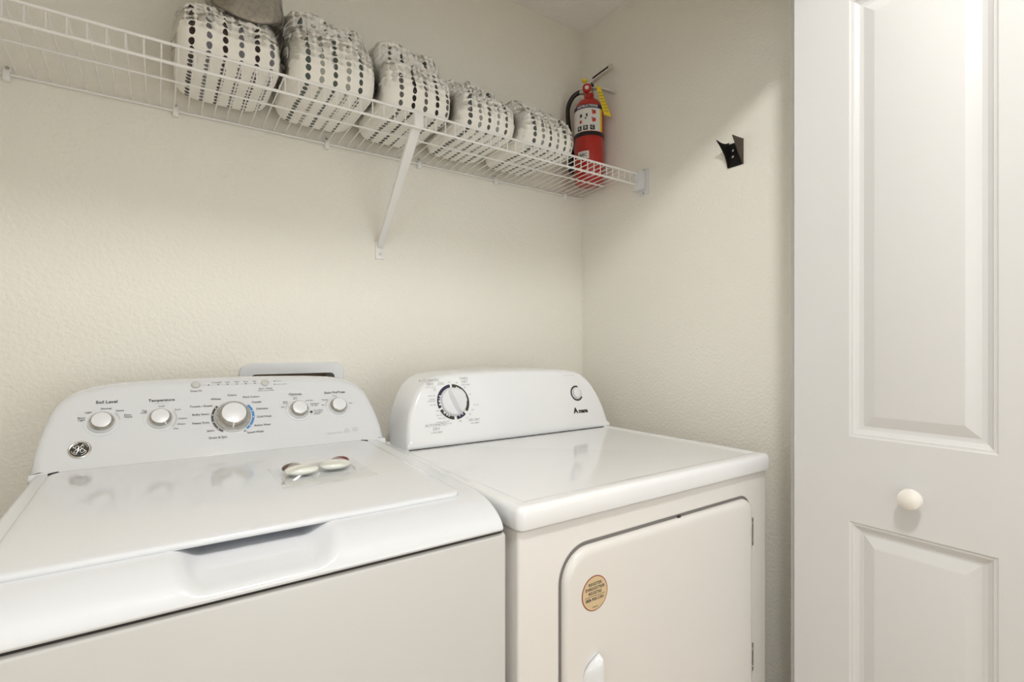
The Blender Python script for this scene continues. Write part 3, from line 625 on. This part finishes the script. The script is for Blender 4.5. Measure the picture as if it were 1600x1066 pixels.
# ------------------------------------------------------------------ wire shelf
ZS = 1.752; YS0 = 1.213
def shelf():
    xa, xb = -0.41, 1.372
    t = thing('wire_shelf', 'long white wire closet shelf running along the back wall', 'shelf', (0.48, YB, ZS))
    inv = -Vector(t.location)
    zf = 1.762; zl = 1.7255
    def rail(name, y, z, r, a=xa, b=xb): return tube(name, [Vector((a, y, z))+inv, Vector((b, y, z))+inv], r, WIRE, t, 8)
    rail('front_rail', YS0-0.003, zf+0.001, 0.0034); rail('lip_rail', YS0-0.003, zl, 0.0034)
    rail('back_rail', YB-0.008, ZS-0.004, 0.0030); rail('middle_rail', 1.352, ZS+0.0005, 0.0026, xa, 1.338)
    first = None; p = 0.0281; k0 = -15
    for k in range(k0, 60):
        x = -0.0208 + p*k
        if x < xa or x > xb-0.006: continue
        if first is None:
            P = bez([(0, YB-0.006, ZS+0.001), (0, 1.36, (ZS+zf)/2+0.0035), (0, YS0+0.012, zf+0.0035)], 3) + [Vector((0, YS0+0.002, zf+0.0030)), Vector((0, YS0-0.0005, zf-0.004)), Vector((0, YS0-0.0005, zl-0.002))]
            V, Fs = tube_geo([Vector(q) + Vector((0, inv.y, inv.z)) for q in P], 0.00165, 6); first = obj('cross_wire', V, Fs, WIRE, t, True, 60); o = first
        else: o = first.copy(); link(o, t)
        o.location.x = x + inv.x
    cl = None
    for x in (-0.262, 0.038, 0.399, 0.684, 0.972, 1.288):
        bm = box_bm(-0.006, 0.006, -0.016, 0.0, -0.016, 0.006, 0.002, 2); b2 = box_bm(-0.007, 0.007, -0.004, 0.0, -0.004, 0.020, 0.0015, 2)
        me = bpy.data.meshes.new('x'); b2.to_mesh(me); b2.free(); bm.from_mesh(me); bpy.data.meshes.remove(me)
        bmesh.ops.translate(bm, verts=bm.verts, vec=Vector((x, YB, ZS-0.003))+inv); c = bobj('wall_clip', bm, WIRE, t)
        lathe('screw', Frame(Vector((x, YB-0.0045, ZS+0.011))+inv, (1, 0, 0), (0, 0, 1)), 0, 0, [(0.0036, 0), (0.003, 0.0014), (0, 0.0016)], STEEL, c, 12)
    # diagonal brace
    A = Vector((0.547, YS0+0.003, 1.742)); B = Vector((0.557, YB-0.004, 1.474)); d = (B-A).normalized(); sx = Vector((1, 0, 0)); nn = d.cross(sx).normalized()
    V = []; Fs = []
    prof = [(-1, 0.45), (-1, -0.5), (-0.75, -0.62), (0.75, -0.62), (1, -0.5), (1, 0.45), (0.72, 0.45), (0.72, -0.3), (-0.72, -0.3), (-0.72, 0.45)]
    for (q, wd) in ((0, 0.0125), (0.25, 0.0125), (0.7, 0.0100), (1.0, 0.0085)):
        pt = A.lerp(B, q)
        for a, b in prof: V.append(pt + sx*a*wd - nn*b*0.012 + inv)
    n = len(prof)
    for r in range(3):
        for k in range(n): Fs.append((r*n+k, r*n+(k+1) % n, (r+1)*n+(k+1) % n, (r+1)*n+k))
    Fs += [tuple(range(n)), tuple(range(3*n, 4*n))]
    br = obj('support_brace', V, Fs, WIRE, t, True, 40, 'white diagonal shelf brace')
    bm = box_bm(-0.0125, 0.0125, -0.010, 0.006, -0.012, 0.024, 0.003, 2); bmesh.ops.translate(bm, verts=bm.verts, vec=A+inv+Vector((0, -0.002, -0.004))); bobj('rail_hook', bm, WIRE, br)
    bm = box_bm(-0.0135, 0.0135, -0.004, 0.0, -0.034, 0.016, 0.0018, 2); bmesh.ops.translate(bm, verts=bm.verts, vec=Vector((0.5575, YB, 1.468))+inv); bobj('foot_plate', bm, WIRE, br)
    lathe('screw', Frame(Vector((0.5575, YB-0.004, 1.449))+inv, (1, 0, 0), (0, 0, 1)), 0, 0, [(0.0045, 0), (0.004, 0.0018), (0, 0.0022)], STEEL, br, 14)
    # end bracket on the right wall
    e = bobj('end_bracket', box_bm(XW-0.005+inv.x, XW+inv.x, 1.180+inv.y, 1.222+inv.y, 1.690+inv.z, 1.780+inv.z, 0.002, 2), PLASW, t, label='white plastic end bracket screwed to the right wall')
    bobj('socket', box_bm(XW-0.030+inv.x, XW-0.004+inv.x, 1.186+inv.y, 1.226+inv.y, 1.706+inv.z, 1.770+inv.z, 0.004, 2), PLASW, e)
    for z in (1.774, 1.6965): lathe('screw', Frame(Vector((XW-0.005, 1.20, z))+inv, (0, -1, 0), (0, 0, 1)), 0, 0, [(0.0042, 0), (0.0038, 0.0018), (0, 0.0022)], STEEL, e, 12)
shelf()

# ------------------------------------------------------------------ folded towels in clear bags
STRIPES = {}
def towel_mat(name, dark, pale, ground, pitch, dot, phase):
    STRIPES[name] = (pitch, phase)
    m = bpy.data.materials.new(name); m.use_nodes = True; nt = m.node_tree; b = nt.nodes['Principled BSDF']
    b.inputs['Roughness'].default_value = 0.95; b.inputs['Specular IOR Level'].default_value = 0.15
    b.inputs['Sheen Weight'].default_value = 0.4
    uv = nt.nodes.new('ShaderNodeUVMap'); uv.uv_map = 'girth'; sp = nt.nodes.new('ShaderNodeSeparateXYZ'); nt.links.new(uv.outputs[0], sp.inputs[0])
    def M(op, a, b_=None, c=None):
        n = nt.nodes.new('ShaderNodeMath'); n.operation = op
        for i, v in enumerate((a, b_, c)):
            if v is None: continue
            if isinstance(v, (int, float)): n.inputs[i].default_value = v
            else: nt.links.new(v, n.inputs[i])
        return n.outputs[0]
    nz = nt.nodes.new('ShaderNodeTexNoise'); nz.inputs['Scale'].default_value = 60; nz.inputs['Detail'].default_value = 2
    tc = nt.nodes.new('ShaderNodeTexCoord'); nt.links.new(tc.outputs['Object'], nz.inputs['Vector'])
    jit = M('MULTIPLY', M('SUBTRACT', nz.outputs['Fac'], 0.5), 0.9)
    u = M('ADD', M('DIVIDE', sp.outputs[0], pitch), phase); v = M('DIVIDE', sp.outputs[1], dot)
    cell = M('FLOOR', M('ADD', u, 0.5)); fu = M('SUBTRACT', M('SUBTRACT', u, cell), 0.0)
    fv = M('SUBTRACT', M('FRACT', v), 0.5)
    du = M('MULTIPLY', fu, pitch/0.0056); dv = M('MULTIPLY', fv, dot/0.0078)
    dist = M('ADD', M('POWER', M('ADD', M('MULTIPLY', du, du), M('MULTIPLY', dv, dv)), 0.5), jit)
    n2 = nt.nodes.new('ShaderNodeTexNoise'); n2.inputs['Scale'].default_value = 26; n2.inputs['Detail'].default_value = 1; nt.links.new(tc.outputs['Object'], n2.inputs['Vector'])
    so = nt.nodes.new('ShaderNodeSeparateXYZ'); nt.links.new(tc.outputs['Object'], so.inputs[0])
    loose = M('MULTIPLY', M('GREATER_THAN', n2.outputs['Fac'], 0.49), M('GREATER_THAN', so.outputs[2], 0.088))     # the loose pile on top hides part of the dots
    inside = M('MULTIPLY', M('LESS_THAN', dist, 0.95), M('SUBTRACT', 1.0, loose))
    odd = M('PINGPONG', cell, 1.0)
    mx = nt.nodes.new('ShaderNodeMix'); mx.data_type = 'RGBA'; mx.inputs['A'].default_value = (*dark, 1); mx.inputs['B'].default_value = (*pale, 1); nt.links.new(odd, mx.inputs['Factor'])
    m2 = nt.nodes.new('ShaderNodeMix'); m2.data_type = 'RGBA'; m2.inputs['A'].default_value = (*ground, 1); nt.links.new(inside, m2.inputs['Factor']); nt.links.new(mx.outputs['Result'], m2.inputs['B'])
    nt.links.new(m2.outputs['Result'], b.inputs['Base Color'])
    n3 = nt.nodes.new('ShaderNodeTexNoise'); n3.inputs['Scale'].default_value = 420; bp = nt.nodes.new('ShaderNodeBump'); bp.inputs['Strength'].default_value = 0.5; bp.inputs['Distance'].default_value = 0.002
    nt.links.new(tc.outputs['Object'], n3.inputs['Vector']); nt.links.new(n3.outputs['Fac'], bp.inputs['Height']); nt.links.new(bp.outputs['Normal'], b.inputs['Normal'])
    return m
GROUND = (0.92, 0.89, 0.83)
TBR = towel_mat('towel_brown_dots', (0.035, 0.024, 0.022), (0.17, 0.165, 0.185), GROUND, 0.0300, 0.0185, 0.45)
TGR = towel_mat('towel_green_dots', (0.085, 0.105, 0.090), (0.36, 0.36, 0.32), GROUND, 0.0300, 0.0185, 0.20)
TBL = towel_mat('towel_black_dots', (0.022, 0.016, 0.015), (0.13, 0.12, 0.11), GROUND, 0.0330, 0.0185, 0.75)
TGY = towel_mat('towel_grey_dots', (0.10, 0.112, 0.105), (0.30, 0.31, 0.29), GROUND, 0.0290, 0.0185, 0.35)

def towel(name, label, cat, x0, x1, section, m, seed, zbase, lean=0.0, wrapamp=0.006, flat_end=5.0, hump=None):
    cx = (x0+x1)/2; hwid = (x1-x0)/2
    t = thing(name, label, cat, (cx, 1.345, zbase), 'bagged towels on the wire shelf')
    sec = cr_closed([(0, y, z) for y, z in section], 12)
    # even arc length
    L = [0]
    for i in range(len(sec)): L.append(L[-1] + (sec[(i+1) % len(sec)]-sec[i]).length)
    tot = L[-1]; nv = max(120, int(tot/0.0042)); pts = []; k = 0
    for i in range(nv):
        s = tot*i/nv
        while L[k+1] < s: k += 1
        q = (s-L[k])/(L[k+1]-L[k]); pts.append((sec[k].lerp(sec[(k+1) % len(sec)], q), s))
    cy = sum(p.y for p, s in pts)/nv; czz = sum(p.z for p, s in pts)/nv; H = max(p.z for p, s in pts)
    sp_, ph_ = STRIPES[m.name]           # stripe pitch and phase: the ends of the roll stay plain
    hi_u = (math.floor((hwid*0.93)/sp_ + ph_ - 0.5) + 0.5 - ph_)*sp_; lo_u = (math.ceil((-hwid*0.93)/sp_ + ph_ + 0.5) - 0.5 - ph_)*sp_
    def surface(off, amp_b, amp_n, nu, step, seedk, pitch):
        V = []; Fs = []; uvs = []; ids = pts[::step]; nn = len(ids)
        for i in range(nu+1):
            e = -1 + 2*i/nu; xe = math.copysign(1-(1-abs(e))**1.6, e) if abs(e) > 0 else 0
            sc = max(0.0, 1-abs(xe)**flat_end)**(1/flat_end)
            for j in range(nn):
                p, s = ids[j]
                if True:
                    tt = (ids[(j+1) % nn][0]-ids[j-1][0]).normalized(); nrm = Vector((0, tt.z, -tt.y))
                z = czz + (p.z-czz)*sc; y = cy + (p.y-cy)*sc; x = xe*hwid
                if hump: z += hump(xe, p.z/H) * max(0, p.z/H)
                hi = max(0, min(1, (z/H-0.12)/0.4))
                ux = x; fl = max(0, min(1, (z-0.020)/0.06)); bob = (1-fl)*abs(math.sin(math.pi*ux/pitch))**0.7*(0.45+0.55*abs(math.sin(math.pi*s/0.0185))) + fl*3.4*(abs(math.sin(math.pi*(ux/0.0165+0.22*noise.noise(Vector((x*30, y*30, z*30+seedk))))))*abs(math.sin(math.pi*(s/0.0185+0.25*noise.noise(Vector((x*28+seedk, y*28, z*28)))))))**0.55
                dsp = off + amp_b*(0.25+0.75*hi)*bob + amp_n*hi*noise.noise(Vector((x*14+seedk, y*14, z*14))) + amp_n*0.5*hi*noise.noise(Vector((x*38, y*38+seedk, z*38)))
                nx_ = xe**3*0.6
                v = Vector((x + dsp*nx_*0.35 + lean*z, y + nrm.y*dsp, z + nrm.z*dsp))
                if v.z < 0.0 + off*0: v.z = 0.0
                V.append(v); uvs.append((max(lo_u, min(hi_u, ux)), s))
        for i in range(nu):
            for j in range(nn): Fs.append((i*nn+j, i*nn+(j+1) % nn, (i+1)*nn+(j+1) % nn, (i+1)*nn+j))
        return V, Fs, uvs, nn
    V, Fs, uvs, nn = surface(0.0, 0.0042, 0.013, 84, 1, seed, 0.0150)
    me = bpy.data.meshes.new('folded_towel'); me.from_pydata([tuple(v) for v in V], [], Fs); me.update()
    ul = me.uv_layers.new(name='girth')
    for p in me.polygons:
        wrap = (p.index % nn) == nn-1
        for li in p.loop_indices:
            u_, s_ = uvs[me.loops[li].vertex_index]
            if wrap and s_ < tot/2: s_ += tot
            ul.data[li].uv = (u_, s_)
    me.materials.append(m); smooth(me, 180)
    link(bpy.data.objects.new('folded_towel', me), t)
    # the clear bag: a crumpled film just outside the towel
    V, Fs, uvs, nn = surface(0.0070, 0.0, 0.013, 34, 5, seed, 0.015)
    W = []
    for v in V:
        cr = 0.011*(abs(noise.noise(v*40 + Vector((seed, 0, 0))))-0.10) if v.z > 0.03 else 0
        c_ = Vector((0, cy, czz)); d = (v-c_).normalized(); q = v + d*cr; q.z = max(q.z, 0.0); W.append(q)
    o = obj('plastic_bag', W, Fs, FILM, t, True, 14, 'clear crinkled plastic bag')
    return t
ZB = 1.7672
def sec(H, front=-0.125, back=0.135, fh=0.6, step=0.05, dip=0.02):
    return [(back-0.012, 0.000), (0.03, 0.0), (front+0.035, 0.0), (front+0.004, 0.022), (front-0.002, H*fh*0.55), (front+0.016, H*fh*0.92), (front+step, H*fh+0.012),
            (front+step+0.022, H*fh+0.030-dip*0.3), (front+step+0.03, H*0.84), (front+step+0.06, H*0.985), (back-0.07, H), (back-0.012, H*0.85), (back+0.002, H*0.45), (back+0.001, 0.03)]
def sec1(H, front=-0.125, back=0.130):
    return [(back-0.012, 0.0), (0.03, 0.0), (front+0.035, 0.0), (front+0.003, 0.022), (front-0.004, H*0.4), (front+0.010, H*0.68), (front+0.045, H*0.9), (0.0, H), (back-0.05, H*0.93), (back-0.005, H*0.6), (back+0.002, H*0.3), (back+0.001, 0.03)]
first_towel = towel('bagged_towel', 'brown and slate dotted towel under grey brown plush, leftmost of the bagged towels', 'towel', 0.031, 0.233, sec1(0.142), TBR, 1.0, ZB)
towel('bagged_towel', 'cream towel with green grey dotted stripes, in a bag right of the plush topped one', 'towel', 0.247, 0.453, sec(0.227, fh=0.62), TGR, 12.0, ZB)
towel('bagged_towel', 'bagged cream towel with bold black dots directly above the shelf brace', 'towel', 0.467, 0.664, sec(0.226, fh=0.58), TBL, 23.0, ZB)
towel('bagged_towel', 'low bagged towel with faint grey green dots, second from the fire extinguisher', 'towel', 0.680, 0.876, sec(0.195, fh=0.6, step=0.06), TGY, 34.0, ZB)
towel('bagged_towel', 'bagged cream towel with grey dots lying right beside the fire extinguisher', 'towel', 0.892, 1.106, sec(0.181, fh=0.66), TGY, 45.0, ZB)

# grey-brown plush cloth on the first bundle
def plush():
    t = first_towel; o0 = Vector((0.156, 1.336, ZB+0.139)) - Vector(first_towel.location)
    m = mat('plush', (0.30, 0.26, 0.21), 0.9, noise_col=(110, (0.72, 0.66, 0.57)), bump=(260, 0.9, 0.004))
    def blob(name, mm, g, nu, nv, cr, ang):
        V = []; Fs = []
        for i in range(nv+1):
            ph = -math.pi/2 + math.pi*i/nv
            for j in range(nu):
                a = 2*math.pi*j/nu
                def sp(v, e): return math.copysign(abs(v)**e, v)
                p = Vector((0.086*sp(math.cos(ph), 0.5)*sp(math.cos(a), 0.7), 0.092*sp(math.cos(ph), 0.5)*sp(math.sin(a), 0.7), 0.060*sp(math.sin(ph), 0.45)))*g
                d = p.normalized(); p += d*(0.008*noise.noise(p*22) + cr*abs(noise.noise(p*45)))
                p.z += 0.056; p.x = p.x*0.86 + 0.010; p.y -= 0.02*max(0, 1-p.z/0.06)
                p.z = max(p.z, 0.0) - 0.038*max(0.0, min(1.0, (-p.y-0.055)/0.045))
                V.append(p + o0)
        for i in range(nv):
            for j in range(nu): Fs.append((i*nu+j, i*nu+(j+1) % nu, (i+1)*nu+(j+1) % nu, (i+1)*nu+j))
        return obj(name, V, Fs, mm, t, True, ang)
    blob('plush_cloth', m, 1.0, 60, 30, 0.0, 180)
    blob('plush_bag', FILM, 1.06, 36, 18, 0.010, 25)
plush()

# ------------------------------------------------------------------ fire extinguisher
def extinguisher():
    bx, by = 1.318, 1.405
    t = thing('fire_extinguisher', 'red fire extinguisher with white instruction label standing in the shelf corner', 'fire extinguisher', (bx, by, ZB))
    F0 = Frame((0, 0, 0), (1, 0, 0), (0, 1, 0)); r = 0.054
    lathe('cylinder', F0, 0, 0, [(0.001, 0.0), (0.044, 0.0), (0.051, 0.004), (r, 0.014), (r, 0.262), (0.0525, 0.276), (0.047, 0.292), (0.036, 0.306), (0.024, 0.314), (0.018, 0.317), (0.018, 0.334), (0.001, 0.334)], RED, t, 48, 60)
    view = math.atan2(-0.729, -0.684)              # towards the hall
    def cyl(a, z, rr): return Vector((rr*math.cos(a), rr*math.sin(a), z))
    def patch(name, a0, a1, z0, z1, m, rr=r+0.0006, n=20):
        V = []; Fs = []
        for i in range(n+1):
            a = a0 + (a1-a0)*i/n
            for z in (z0, z1):
                for q in (rr-0.0005, rr): V.append(cyl(a, z, q))
        for i in range(n):
            k = i*4; Fs += [(k+1, k+5, k+7, k+3), (k, k+2, k+6, k+4), (k, k+4, k+5, k+1), (k+2, k+3, k+7, k+6)]
        Fs += [(0, 1, 3, 2), (n*4, n*4+2, n*4+3, n*4+1)]
        return obj(name, V, Fs, m, t, True, 40)
    ac = view - 0.25; half = 1.25
    patch('label_panel', ac-half, ac+half, 0.180, 0.268, LABW)
    patch('label_header', ac-half, ac+half, 0.2625, 0.2765, NAVY, r+0.0010)
    patch('strap', 0, 2*math.pi, 0.164, 0.178, BLACK, r+0.0014, 48)
    def ctext(s, a, z, size, m, rr=r+0.0016, bold=0.0003):
        V, Fs = text_geo(s, size, 'CENTER', bold, 1.0)
        me = bpy.data.meshes.new('lettering'); me.from_pydata([cyl(a + x/rr, z + y, rr) for x, y in V], [], Fs); me.materials.append(m)
        o = bpy.data.objects.new('lettering', me); link(o, t)
    ctext('INSTRUCTIONS', ac+0.12, 0.2695, 0.0115, LABW)
    patch('label_edge', ac+half-0.20, ac+half, 0.180, 0.262, YEL, r+0.0009, 6)
    def spot(a, z, rad, m, sq=1.0):
        V = [cyl(a + sq*rad*math.cos(2*math.pi*k/12)/r, z + rad*math.sin(2*math.pi*k/12)*(0.8 + 0.25*((k*7) % 3)), r+0.0016) for k in range(12)]
        V += [cyl(a + sq*rad*math.cos(2*math.pi*k/12)/r, z + rad*math.sin(2*math.pi*k/12)*(0.8 + 0.25*((k*7) % 3)), r+0.0005) for k in range(12)]
        obj('pictogram', V, [tuple(range(12)), tuple(range(12, 24))[::-1]] + [(k, 12+k, 12+(k+1) % 12, (k+1) % 12) for k in range(12)], m, t, False)
    for z in (0.247, 0.219):
        spot(ac+0.58, z, 0.0075, REDINK); spot(ac+0.60, z+0.004, 0.0028, INK); spot(ac+0.46, z+0.008, 0.0022, INK)
    spot(ac+0.10, 0.237, 0.0065, INK, 0.5); spot(ac-0.30, 0.237, 0.0065, INK, 0.7); spot(ac-0.32, 0.215, 0.006, REDINK, 0.8); spot(ac+0.02, 0.226, 0.003, INK)
    for a, s in ((ac-0.42, 'A'), (ac+0.02, 'B'), (ac+0.48, 'C')):
        q = 0.0085
        patch('class_mark', a-q/r, a+q/r, 0.1835, 0.2005, BLACK if s != 'B' else OLIVE, r+0.0012, 4); ctext(s, a, 0.192, 0.014, LABW, r+0.0020)
    patch('lower_label', ac-0.55, ac+0.25, 0.080, 0.108, LABW, r+0.0007, 12)
    ctext('ABC', ac-0.15, 0.094, 0.016, INK, r+0.0013)
    # valve, gauge, levers
    ed = Vector((0.55, -0.835, 0)); sd = Vector((0.835, 0.55, 0)); up = Vector((0, 0, 1))
    lathe('valve', F0, 0, 0, [(0.015, 0.332), (0.017, 0.336), (0.017, 0.345), (0.013, 0.350), (0.013, 0.366), (0.009, 0.372), (0.001, 0.373)], STEEL, t, 24)
    gd = Vector((-0.70, -0.71, 0)).normalized(); go = gd*0.014 + Vector((-0.006, 0.004, 0.350)); GF = Frame(go, gd.cross(up)*-1, up)
    if GF.n.dot(gd) < 0: GF = Frame(go, gd.cross(up), up)
    g = lathe('gauge', GF, 0, 0, [(0.0165, 0.0), (0.0165, 0.008), (0.0150, 0.0105), (0.0, 0.0108)], RED, t, 28, label='round red pressure gauge')
    lathe('gauge_face', GF, 0, 0, [(0.0075, 0.010), (0.0072, 0.0118), (0.0, 0.0119)], LABW, g, 20)
    def bar(name, pts, wds, th, m, parent=t):
        V = []; Fs = []
        for p, wd in zip(pts, wds):
            for a, b in ((-1, 0), (1, 0), (1, 1), (-1, 1)): V.append(Vector(p) + sd*a*wd + up*b*th)
        for i in range(len(pts)-1):
            for k in range(4): Fs.append((i*4+k, i*4+(k+1) % 4, i*4+4+(k+1) % 4, i*4+4+k))
        n = len(pts)*4; Fs += [(0, 1, 2, 3), (n-4, n-3, n-2, n-1)]
        return obj(name, V, Fs, m, parent, True, 40)
    lv = bar('lever', [ed*-0.012+up*0.358, ed*0.010+up*0.374, ed*0.045+up*0.394, ed*0.078+up*0.411, ed*0.088+up*0.413], [0.009, 0.010, 0.011, 0.010, 0.006], 0.017, CHROME)
    bar('lever_slot', [sd*-0.0108+ed*0.016+up*0.3845, sd*-0.0114+ed*0.045+up*0.4005, sd*-0.0104+ed*0.074+up*0.4155], [0.0008, 0.0008, 0.0008], 0.006, DARK, lv)
    bar('carry_handle', [ed*0.006+up*0.352, ed*0.030+up*0.350, ed*0.060+up*0.338, ed*0.088+up*0.324, ed*0.094+up*0.320], [0.009, 0.011, 0.011, 0.010, 0.006], 0.009, CHROME)
    tube('lever_pin', [sd*-0.016+ed*0.016+up*0.362, sd*0.016+ed*0.016+up*0.362], 0.0045, BLACK, t, 12)
    V = []; Fs = []
    sphere = bmesh.new(); bmesh.ops.create_icosphere(sphere, subdivisions=2, radius=1, matrix=Matrix.Translation(ed*-0.016+up*0.389) @ Matrix.Diagonal((0.011, 0.011, 0.008, 1)))
    for v in sphere.verts: v.co += 0.002*Vector((noise.noise(v.co*300), noise.noise(v.co*310), noise.noise(v.co*320)))
    bobj('pull_pin_flag', sphere, YEL, t, True, 20)
    # inspection tag hanging beside the body
    top = ed*0.034 + Vector((-0.012, -0.012, 0.352)); bot = ed*0.070 + Vector((-0.020, -0.020, 0.232)); wv = Vector((0.62, -0.70, -0.10)).normalized(); nn = (bot-top).normalized().cross(wv).normalized()
    V = []
    for q in (0.0, 0.0008):
        for p, wd in ((top, 0.0085), (bot, 0.0135)):
            for s in (-1, 1): V.append(p + wv*s*wd + nn*q + (up*-0.004*s))
    tg = obj('inspection_tag', V, [(0, 1, 3, 2), (4, 6, 7, 5), (0, 4, 5, 1), (2, 3, 7, 6), (0, 2, 6, 4), (1, 5, 7, 3)], YEL, t, False, label='yellow paper inspection tag')
    TF = Frame((0, 0, 0), (1, 0, 0), (0, 1, 0))
    ux = wv; uy = (top-bot).normalized(); TF.o = (top+bot)/2; TF.ux = ux; TF.uy = uy; TF.n = ux.cross(uy)
    sg = 1 if TF.n.dot(Vector((-1.3, -1.4, -0.6))) > 0 else -1
    for k in range(7): rect_on('tag_line', TF, -0.0075, 0.0075, 0.034-0.013*k, 0.0354-0.013*k, 0.0016*sg, OLIVE, tg)
    # hose with nozzle
    P = bez([ed*-0.012+up*0.347, ed*-0.035+up*0.350, ed*-0.062+up*0.336, ed*-0.080+up*0.300, ed*-0.080+up*0.25, ed*-0.072+up*0.19, ed*-0.067+up*0.13], 6)
    tube('hose', P, 0.0085, BLACK, t, 12)
    tube('hose_collar', [ed*-0.010+up*0.3465, ed*-0.034+up*0.3498], 0.0098, STEEL, t, 14)
    tube('nozzle', [ed*-0.067+up*0.135, ed*-0.067+up*0.12, ed*-0.067+up*0.055, ed*-0.067+up*0.05], [0.009, 0.0115, 0.0115, 0.009], BLACK, t, 14)
extinguisher()

# ------------------------------------------------------------------ black wall bracket for the extinguisher
def wall_hook():
    t = thing('wall_bracket', 'small dark curved metal bracket screwed to the right wall', 'bracket', (XW, 0.855, 1.69))
    inv = -Vector(t.location)
    Y0, Y1, ZA, ZT_ = 0.836, 0.882, 1.693, 1.764
    MB = mat('bracket_black', (0.006, 0.005, 0.004), 0.55, spec=0.25)
    bobj('wall_plate', box_bm(XW-0.003+inv.x, XW+inv.x, Y0+inv.y, Y1+inv.y, ZA+inv.z, ZT_-0.002+inv.z, 0.0006, 2), MB, t)
    def flange(y, m, reach, out, zt, prof):
        # a side wing that leaves the wall plate: deep at the top, fading towards the bottom along a concave edge
        V = []; Fs = []; nz, nx = 14, 8
        for th in (0.0, 0.0028):
            for j in range(nz+1):
                q = j/nz; w_ = 0.004 + reach*prof(q)
                for i in range(nx+1):
                    e = i/nx
                    V.append(Vector((XW-0.0005 - w_*e, y + th + out*e*e*w_/reach, ZA + (zt-ZA)*q - (0.0075 if y > 0.86 else 0.001)*math.sin(math.pi*e)*q)) + inv)
        S = (nz+1)*(nx+1)
        for s in (0, 1):
            for j in range(nz):
                for i in range(nx): k = s*S+j*(nx+1)+i; Fs.append((k, k+1, k+nx+2, k+nx+1))
        ring = list(range(nx+1)) + [j*(nx+1)+nx for j in range(1, nz+1)] + [nz*(nx+1)+i for i in range(nx-1, -1, -1)] + [j*(nx+1) for j in range(nz-1, 0, -1)]
        for k in range(len(ring)): p, q = ring[k], ring[(k+1) % len(ring)]; Fs.append((p, q, S+q, S+p))
        obj('side_wing', V, Fs, m, t, True, 40)
    flange(Y0-0.001, mat('bracket_lit_side', (0.045, 0.029, 0.018), 0.5), 0.046, 0.002, 1.766, lambda q: 0.9*q**1.15 + 0.1*min(1, q*2.5))  # near wing of the black bracket, its lit look painted brown
    flange(Y1-0.002, MB, 0.044, 0.008, 1.768, lambda q: 0.30*q + 0.70*q**2.2)
    for z in (1.722, 1.740):
        lathe('screw', Frame(Vector((XW-0.003, 0.866, z))+inv, (0, -1, 0), (0, 0, 1)), 0, 0, [(0.0042, 0), (0.0036, 0.002), (0, 0.0026)], CHROME, t, 12)
wall_hook()
